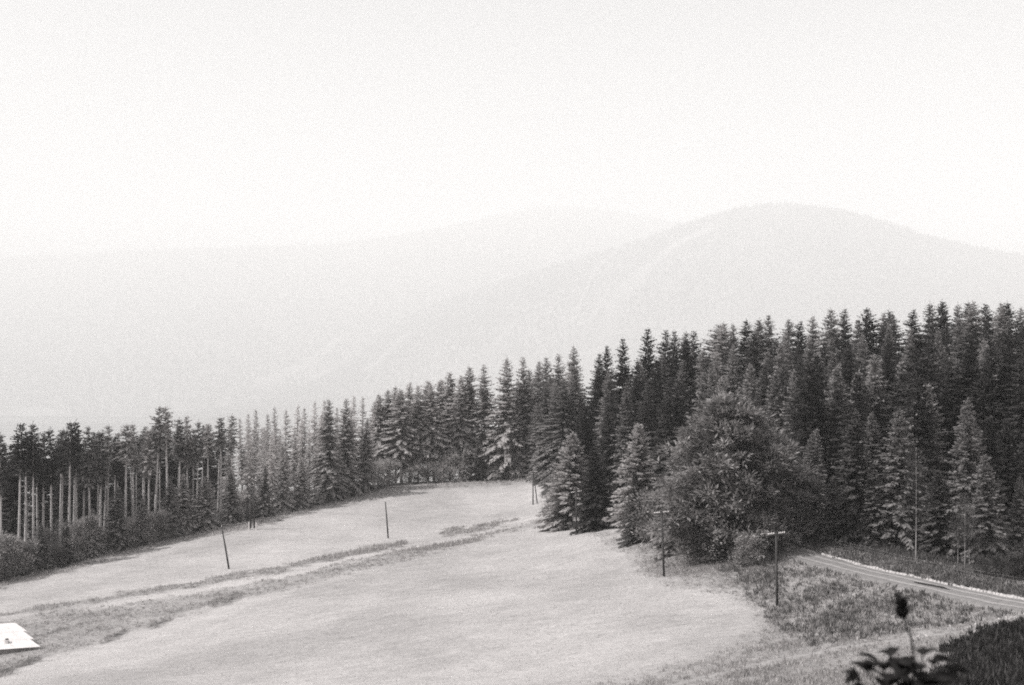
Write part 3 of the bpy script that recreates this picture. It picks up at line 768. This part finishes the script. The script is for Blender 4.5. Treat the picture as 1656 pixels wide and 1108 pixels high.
wheel = [RC + RN * o for o in (-.75, .75)]
for w_ in wheel:
    v = []; 
    for k, p in enumerate(w_):
        for s_ in (-.22, .22):
            q = p + RN[k] * (s_ + .05 * math.sin(k * .8)); v.append((q[0], q[1], h1(*q) + .11))
    b = len(mb.v); mb.v += v
    mb.f += [(b + 2 * k, b + 2 * k + 1, b + 2 * k + 3, b + 2 * k + 2) for k in range(len(w_) - 1)]
M['rut'] = rough_mat('pale_wheel_tracks', 0.22, 0.34, 2.5, (.4, 1, 1))
tag(mb.build('road_wheel_track', M['rut']), kind='structure')
# row of pale stones lining the far side of the road: one low wall
mb = MB(); fine = resample(np.c_[RC + RN * (RW + .15), np.zeros(len(RC))], .62)
for i in range(1, len(fine) - 1):
    p = fine[i]; t = fine[i + 1] - fine[i - 1]; t /= np.linalg.norm(t); n_ = np.array([-t[1], t[0]])
    L = random.uniform(.5, .62); w = random.uniform(.2, .32); hh = random.uniform(.1, .2); z0 = h1(*p); a = random.uniform(-.12, .12)
    ax = [np.array([t[0], t[1], a]), np.array([n_[0], n_[1], 0.]), np.array([0, 0, 1.])]
    c = np.array([p[0], p[1], z0])
    mb.hexa([c + ax[0] * sx * L / 2 + ax[1] * sy * w / 2 + np.array([0, 0, -.1]) for sx, sy in ((-1, -1), (1, -1), (1, 1), (-1, 1))] +
            [c + ax[0] * sx * L * .42 + ax[1] * sy * w * .38 + np.array([0, 0, hh + random.uniform(-.04, .04)]) for sx, sy in ((-1, -1), (1, -1), (1, 1), (-1, 1))])
tag(mb.build('kerb_stones', M['stone']), kind='structure')
# dark flat patch by the road
c0 = hit(1508, 949); v = []; nn = 22
for k in range(nn):
    a = 6.283 * k / nn; rr = (1.9 + .5 * math.sin(3 * a)) ; t = RT[len(RT) // 3]
    p = c0[:2] + t * math.cos(a) * rr * 1.3 + np.array([-t[1], t[0]]) * math.sin(a) * .42 * (1 + .3 * math.sin(2 * a + 1)); v.append((p[0], p[1], h1(*p) + .125))
tag(link('dark_patch', mesh_py('dark_patch', v, [tuple(range(nn))], M['dark_patch'])), kind='structure')
# sandy foot path at the bottom
PTH = resample([hit(*p) for p in ((1700,1003),(1620,1012),(1540,1024),(1450,1036),(1360,1048),(1290,1062),(1220,1078),(1150,1094),(1080,1112),(980,1150))], 1.0)
pw = np.array([.3 + 1.1 * sst(6, 30, k) + .22 * math.sin(k * .9) + .12 * math.sin(k * 2.3) + .2 * random.random() for k in range(len(PTH))])
PATHPTS = [(p[0], p[1], w * .45) for p, w in zip(PTH, pw)]
ribbon('path', PTH, pw * 1.1, pw, M['sand'], .05, 7)
# pebbly scrape and stones on the bank
mb = MB()
for (u, v_, n) in ((1415, 950, 14), (1545, 1012, 12), (1610, 1004, 8), (1480, 1032, 10)):
    c = hit(u, v_)
    for k in range(n):
        x = c[0] + random.gauss(0, .9); y = c[1] + random.gauss(0, .4); z = h1(x, y); s = random.uniform(.05, .15)
        a = random.uniform(0, 3)
        ax = [np.array([math.cos(a), math.sin(a), .1]), np.array([-math.sin(a), math.cos(a), 0]), np.array([0, 0, 1.])]
        c_ = np.array([x, y, z])
        mb.hexa([c_ + ax[0] * sx * s + ax[1] * sy * s * .7 - ax[2] * .05 for sx, sy in ((-1, -1), (1, -1), (1, 1), (-1, 1))] +
                [c_ + ax[0] * sx * s * .6 + ax[1] * sy * s * .45 + ax[2] * s * .8 for sx, sy in ((-1, -1), (1, -1), (1, 1), (-1, 1))])
tag(mb.build('stones', M['stone']), 'pale loose stones strewn on the rough bank', 'stones', kind='stuff')

blades('rough_grass', 70000, (-110, 40, 95, 250), .15, .5, 'grass', (.15, 1.15), 'tall unmown grass and weeds left standing between the mown meadows', 31, wid=.03)
blades('rough_grass', 90000, (0, 70, 35, 175), .12, .45, 'grass', (.15, 1.15), 'rough grass on the bank between the meadow and the road', 32, wid=.025)
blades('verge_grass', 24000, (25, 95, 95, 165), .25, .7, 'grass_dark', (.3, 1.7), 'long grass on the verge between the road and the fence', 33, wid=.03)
blades('bank_weeds', 46000, (14, 70, 30, 95), .08, .5, 'weed_shade', (1.1, 1.4), 'weeds on the lower right bank, shade put into their dark colour', 34, wid=.05)
blades('edge_grass', 40000, (-120, 10, 195, 300), .3, .8, 'grass', (.3, 1.5), 'long grass along the foot of the left forest', 35, per=5, wid=.04)
blades('meadow_grass', 230000, (-90, 40, 75, 295), .06, .2, 'stubble', (-.5, .35), 'short mown grass of the two meadows', 36, per=1, wid=.06)

# ------------------------------------------------------------------ telephone poles
AX_X = np.array([.97, .24, 0.])
def insulators(arm, c, ax, n_each, ln):
    for sgn in (-1, 1):
        for k in range(n_each):
            p = np.array(c) + ax * sgn * ln * (.16 + .32 * k / max(1, n_each - 1)) + np.array([0, 0, .06])
            MB().tube([p, p + (0, 0, .05), p + (0, 0, .07), p + (0, 0, .15), p + (0, 0, .2)], [.02, .02, .06, .055, .02], 7).build('insulator', M['porcelain'], arm)
def tele_pole(u, vb, vt, d, label, arms=1, armlen=1.9, aframe=False, lean=(0, 0), n_each=4, ax=AX_X, armtilt=.05):
    x = (u - U0) / F * d; z = h1(x, d); H = -(vt - V0) / F * d - z
    o = tag(empty('telephone_pole', (x, d, z)), label, 'telephone pole', 'telephone poles of the line')
    MB().tube([(0, 0, -.6), (lean[0] * .5, lean[1] * .5, H * .5), (lean[0], lean[1], H)], [.15, .125, .10], 9).build('pole', M['pole'], o, True)
    if aframe: MB().tube([(1.05, .3, -.5), (.1 + lean[0], 0.05, H * .97)], [.13, .09], 9).build('strut', M['pole'], o, True)
    axn = ax / np.linalg.norm(ax)
    for k in range(arms):
        zz = H - .16 - .42 * k; c = np.array([lean[0], lean[1] - .14, zz])
        a3 = np.array([axn[0], axn[1], armtilt]); a3 /= np.linalg.norm(a3)
        arm = MB().box(c, (armlen, .1, .12), [a3, np.array([-axn[1], axn[0], 0]), np.array([0, 0, 1.])]).build('crossarm', M['arm'], o)
        insulators(arm, c, a3, n_each if k == 0 else 3, armlen)
    return o
tele_pole(1257, 980, 862, 117, 'telephone pole nearest the road with one crossarm of eight white insulators', lean=(-.12, 0))
tele_pole(1074, 930, 828, 138, 'telephone pole in front of the dark bush left of the broad conifer', lean=(-.3, 0), armlen=1.85)
tele_pole(932, 866, 795, 191, 'telephone pole almost lost against the trees, its pale crossarm below the left larch', lean=(0, 0), armlen=1.8, armtilt=.12)
tele_pole(862, 815, 763, 258, 'A-shaped telephone pole with two crossarms at the top of the meadow', arms=2, armlen=2.0, aframe=True, lean=(0, 0))
def bare_pole(u, vt, d, lean, label, **kw):
    x = (u - U0) / F * d; z = h1(x, d); H = -(vt - V0) / F * d - z
    o = tag(empty('wooden_pole', (x, d, z)), label, 'pole', 'leaning poles in the meadow')
    MB().tube([(0, 0, -.5), (lean * .5, 0, H * .5), (lean, 0, H)], [.17, .14, .10], 9).build('shaft', M['pole'], o, True)
    MB().tube([(lean, 0, H), (lean, 0, H + .1), (lean, 0, H + .22)], [.05, .07, .02], 7).build('insulator', M['porcelain'], o)
    return o
bare_pole(371, 852, 196, -1.35, 'leaning wooden pole in the meadow, the nearer one strongly tilted left')
bare_pole(628, 811, 229, -.6, 'wooden pole standing alone in the middle of the upper meadow')
x = (408 - U0) / F * 235; z = h1(x, 235)
o = tag(empty('double_pole', (x, 235, z)), 'dark twin pole on white concrete footings below the forest edge', 'pole')
for sx in (-.36, .42):
    MB().tube([(sx, 0, .3), (sx * .55 - .1, 0, 10.0 if sx < 0 else 8.6)], [.17, .12], 9).build('pole', M['pole'], o, True)
for sx in (-.68, .80):
    MB().hexa([(sx + a * .17, b * .2, -.4) for a, b in ((-1, -1), (1, -1), (1, 1), (-1, 1))] + [(sx + a * .13, b * .16, 1.5) for a, b in ((-1, -1), (1, -1), (1, 1), (-1, 1))]).build('footing', M['concrete'], o)
MB().box((-.05, 0, 5.2), (.8, .14, .16)).build('crossbar', M['pole'], o)

# ------------------------------------------------------------------ wire fence along the road
FP = [p for p in resample(np.c_[RC + RN * 6.3, np.zeros(len(RC))], 3.6)]
o = tag(empty('wire_fence', (FP[0][0], FP[0][1], h1(*FP[0]))), 'thin wire fence on pale posts in front of the dark spruces beyond the road', 'fence')
b0 = np.array(o.location)
tops = []
for p in FP:
    z = h1(*p); q = np.array([p[0], p[1], z]) - b0; hh = random.uniform(1.15, 1.4); l = random.uniform(-.08, .08)
    MB().tube([q + (0, 0, -.3), q + (l, 0, hh)], [.055, .045], 6).build('post', M['post'], o)
    tops.append(q + (0, 0, 1.1))
for dz in (0, -.35, -.7):
    pts = []
    for a, b in zip(tops[:-1], tops[1:]): pts += [a + (0, 0, dz), (a + b) / 2 + (0, 0, dz - .06)]
    pts.append(tops[-1] + (0, 0, dz))
    MB().tube(pts, [.005] * len(pts), 4, False).build('wire', M['wire'], o)

# ------------------------------------------------------------------ hut with the white roof, lower left
rr = [np.array(pt(*p)) for p in ((25, 1009, 150), (58, 1048, 146))]
E0 = rr[1]; Rg = rr[0]
along = np.array([-1.0, -.17, -.03]); along /= np.linalg.norm(along)
o = tag(empty('hut', (E0[0], E0[1], h1(E0[0], E0[1]))), 'low hut with a bright white stepped sheet roof in the rough grass', 'hut')
b0 = np.array(o.location); LEN = 9.0
slope = Rg - E0; 
mbw = MB()
rows_ = 3; dn = slope / rows_
roof = None
mb = MB()
for k in range(rows_):
    a = E0 + dn * k; b = E0 + dn * (k + 1.12); up = np.array([0, 0, .05 * (rows_ - k) - .0])
    lift = np.array([0, 0, .025 * (rows_ - 1 - k) + .02])
    ex = -along * .6
    a1 = a + ex + np.array([0, 0, .05]); b1 = b + ex * .1 + np.array([0, 0, .0])
    n = 6
    for j in range(n):
        s0, s1 = LEN * j / n + .01, LEN * (j + 1) / n - .01
        q = [a1 + along * s0, a1 + along * s1, b1 + along * s1, b1 + along * s0]
        th = np.array([0, 0, .05]); off = np.array([0, 0, .006 * (j % 2) + .03 * (rows_ - k)])
        mb.hexa([p - b0 - th + off for p in q] + [p - b0 + off for p in q])
roof = mb.build('roof', M['roof'], o)
# back slope and walls
bk = Rg + (Rg - E0) * np.array([1, 1, -1]) * .8
q = [Rg - np.array([0, 0, .02]), Rg + along * LEN - np.array([0, 0, .02]), bk + along * LEN, bk]
MB().hexa([p - b0 - np.array([0, 0, .06]) for p in q] + [p - b0 for p in q]).build('back_roof', M['roof'], o)
wb = -1.6
i0 = E0 + dn * .25 + along * .5; i1 = i0 + along * (LEN - 1); i2 = bk - (bk - Rg) * .15 + along * (LEN - .5); i3 = bk - (bk - Rg) * .15 + along * .5
zb = min(h1(p[0], p[1]) for p in (i0, i1, i2, i3)) - .3; zt = E0[2] - .12
MB().hexa([np.array([p[0], p[1], zb]) - b0 for p in (i0, i1, i2, i3)] + [np.array([p[0], p[1], zt]) - b0 for p in (i0, i1, i2, i3)]).build('wall', M['wall'], o)
c = E0 + dn * .75 + along * 2.9 - b0
ch = MB().box(c + (0, 0, .2), (.4, .4, .6)).build('chimney', M['roof'], roof)
MB().box(c + (0, 0, .56), (.28, .28, .14)).build('chimney_mouth_shade', M['dark_patch'], roof)  # dark block puts the shade of the flue mouth into colour

# ------------------------------------------------------------------ garden flowers beside the camera
def leaf_mesh(mb, base, direction, length, width, cup=.25, n=6):
    d = np.array(direction, float); d /= np.linalg.norm(d); up = np.array([0, 0, 1.]); s = np.cross(d, up); s /= np.linalg.norm(s) + 1e-9; nn = np.cross(s, d)
    b = len(mb.v); base = np.array(base, float)
    for i in range(n + 1):
        t = i / n; w = width * math.sin(math.pi * (t * .92 + .04)) ** .7 * .5; c = base + d * length * t + nn * (cup * length * (math.sin(t * 2.4) * .5 - t * t * .6))
        for k in (-1, 0, 1): mb.v.append(tuple(c + s * w * k + nn * abs(k) * w * .3))
    for i in range(n):
        for k in range(2):
            a = b + i * 3 + k; mb.f.append((a, a + 1, a + 4, a + 3))
def flower_plant(u, v, d, label, stem_pts, head_dir, head_size, leaves, seed, npet=12):
    r = random.Random(seed); head = np.array(pt(u, v, d)); foot = head + np.array(stem_pts[-1]); foot[2] = h1(foot[0], foot[1]) - .03
    o = tag(empty('garden_flower', tuple(foot)), label, 'flower', 'garden flowers in the foreground'); b0 = foot.copy()
    pts = [head - b0] + [head + np.array(p) - b0 for p in stem_pts] + [np.zeros(3)]
    MB().tube(pts, [.0028] + [.0032] * (len(pts) - 2) + [.006], 7).build('stem', M['flowerleaf'], o, True)
    hb = MB(); hd = np.array(head_dir, float); hd /= np.linalg.norm(hd)
    a = np.cross(hd, (0.3, 1, .1)); a /= np.linalg.norm(a); b = np.cross(hd, a)
    h0 = head - b0
    hb.tube([h0 - hd * head_size * .15, h0 + hd * head_size * .1, h0 + hd * head_size * .35, h0 + hd * head_size * .6], [head_size * .12, head_size * .34, head_size * .3, head_size * .1], 10)
    for ring, (op, ln, n) in enumerate(((1.15, .95, npet // 2), (.75, 1.0, npet // 2), (.35, .85, 5))):
        for k in range(n):
            an = 6.283 * (k + .5 * ring) / n + r.uniform(-.2, .2)
            dv = hd * math.cos(op) + (a * math.cos(an) + b * math.sin(an)) * math.sin(op)
            leaf_mesh(hb, h0 + hd * head_size * .1, dv, head_size * ln * r.uniform(.75, 1.2), head_size * .42, r.uniform(-.3, .5))
    hb.build('flower_head', M['petal'], o, True)
    for (lu, lv, ld, sz, az) in leaves:
        p = np.array(pt(lu, lv, ld)) - b0; lm = MB()
        q = p * .4; q[2] = p[2] - .10
        lm.tube([np.array([p[0] * .3, p[1] * .3, max(.1, p[2] - .32)]), (p + np.array([p[0] * .3, p[1] * .3, p[2] - .15])) / 2, p], [.004, .003, .002], 5)
        for kx in range(3):
            aa = az + (kx - 1) * 1.0
            leaf_mesh(lm, p, (math.cos(aa), math.sin(aa), r.uniform(.1, .7)), sz * r.uniform(.8, 1.1), sz * .75, .3)
        lm.build('leaf', M['flowerleaf'], o, True)
L1 = []
rr_ = random.Random(5)
for k in range(34):
    L1.append((rr_.gauss(1468, 34), rr_.uniform(1082, 1150), rr_.uniform(2.85, 3.3), rr_.uniform(.045, .075), rr_.uniform(0, 6.28)))
L1 += [(1440,1062,3.15,.045,1.8),(1492,1060,3.0,.045,.6),(1510,1075,3.1,.055,5.5),(1400,1085,3.1,.05,3.2),(1540,1090,3.1,.05,.2)]
flower_plant(1461, 995, 3.1, 'dark spiky flower on a thin bent stem rising above its leaves in the foreground', [(.008, 0, -.03), (.021, 0, -.06), (.026, 0, -.10), (.03, 0, -.4)], (-.35, -.15, 1), .054, L1, 3, 12)
L2 = [(rr_.gauss(1383, 10), rr_.uniform(1095, 1150), rr_.uniform(3.0, 3.2), .04, rr_.uniform(0, 6.28)) for k in range(6)]
flower_plant(1380, 1083, 3.1, 'low drooping dark bud left of the tall spiky flower', [(.012, 0, -.015), (.018, 0, -.05), (.012, 0, -.3)], (-.2, -.4, -.5), .03, L2, 4, 8)

# ------------------------------------------------------------------ air, sky, sun, camera
SUN_AZ = math.atan2(-.97, -.16); SUN_EL = R(44)
hz = MB()
hz.box((0, 11000, 830), (46000, 32000, 2 * 1835))
ho = hz.build('haze', M['wire']); ho.data.materials.clear()
m, N, L = new_mat('pale_haze_air')
out = N.new('ShaderNodeOutputMaterial'); pv = N.new('ShaderNodeVolumePrincipled')
pv.inputs['Color'].default_value = (.995, .99, .985, 1); pv.inputs['Density'].default_value = .000122; pv.inputs['Anisotropy'].default_value = 0.0
L.new(pv.outputs[0], out.inputs['Volume'])
ho.data.materials.append(m); m.cycles.volume_sampling = 'DISTANCE'; tag(ho, kind='stuff')

w = bpy.data.worlds.new('World'); scene.world = w; w.use_nodes = True
nt = w.node_tree; nt.nodes.clear()
sk = nt.nodes.new('ShaderNodeTexSky'); sk.sky_type = 'NISHITA'; sk.sun_disc = False
sk.sun_elevation = SUN_EL; sk.sun_rotation = SUN_AZ; sk.dust_density = 4.0; sk.air_density = 1.0
hs = nt.nodes.new('ShaderNodeHueSaturation'); hs.inputs['Saturation'].default_value = 0.03
bg = nt.nodes.new('ShaderNodeBackground'); bg.inputs['Strength'].default_value = .12
wo = nt.nodes.new('ShaderNodeOutputWorld')
nt.links.new(sk.outputs[0], hs.inputs['Color']); nt.links.new(hs.outputs[0], bg.inputs['Color']); nt.links.new(bg.outputs[0], wo.inputs['Surface'])

sd = bpy.data.lights.new('sun', 'SUN'); sd.energy = 5.0; sd.angle = R(.5); sd.color = (1, .985, .97)
so = bpy.data.objects.new('sun', sd); C.objects.link(so)
from mathutils import Vector
dirv = Vector((math.sin(SUN_AZ) * math.cos(SUN_EL), math.cos(SUN_AZ) * math.cos(SUN_EL), math.sin(SUN_EL)))
so.rotation_euler = dirv.to_track_quat('Z', 'Y').to_euler(); so.location = (-200, 60, 200)

cd = bpy.data.cameras.new('camera'); cd.sensor_width = 36; cd.lens = 36 * F / 1656; cd.clip_end = 120000; cd.clip_start = .05
cd.shift_y = -14 / 1656
cd.dof.use_dof = True; cd.dof.focus_distance = 170; cd.dof.aperture_fstop = 3.4
co = bpy.data.objects.new('camera', cd); C.objects.link(co); co.location = (0, 0, 0); co.rotation_euler = (R(90), 0, 0)
scene.camera = co
scene.view_settings.view_transform = 'Standard'; scene.view_settings.look = 'None'
scene.view_settings.exposure = .30; scene.view_settings.gamma = 1
cy = scene.cycles
cy.max_bounces = 6; cy.diffuse_bounces = 3; cy.glossy_bounces = 2; cy.transmission_bounces = 4; cy.volume_bounces = 3; cy.transparent_max_bounces = 8
cy.use_denoising = False; cy.filter_width = 1.9; cy.volume_bounces = 2; cy.use_light_tree = False
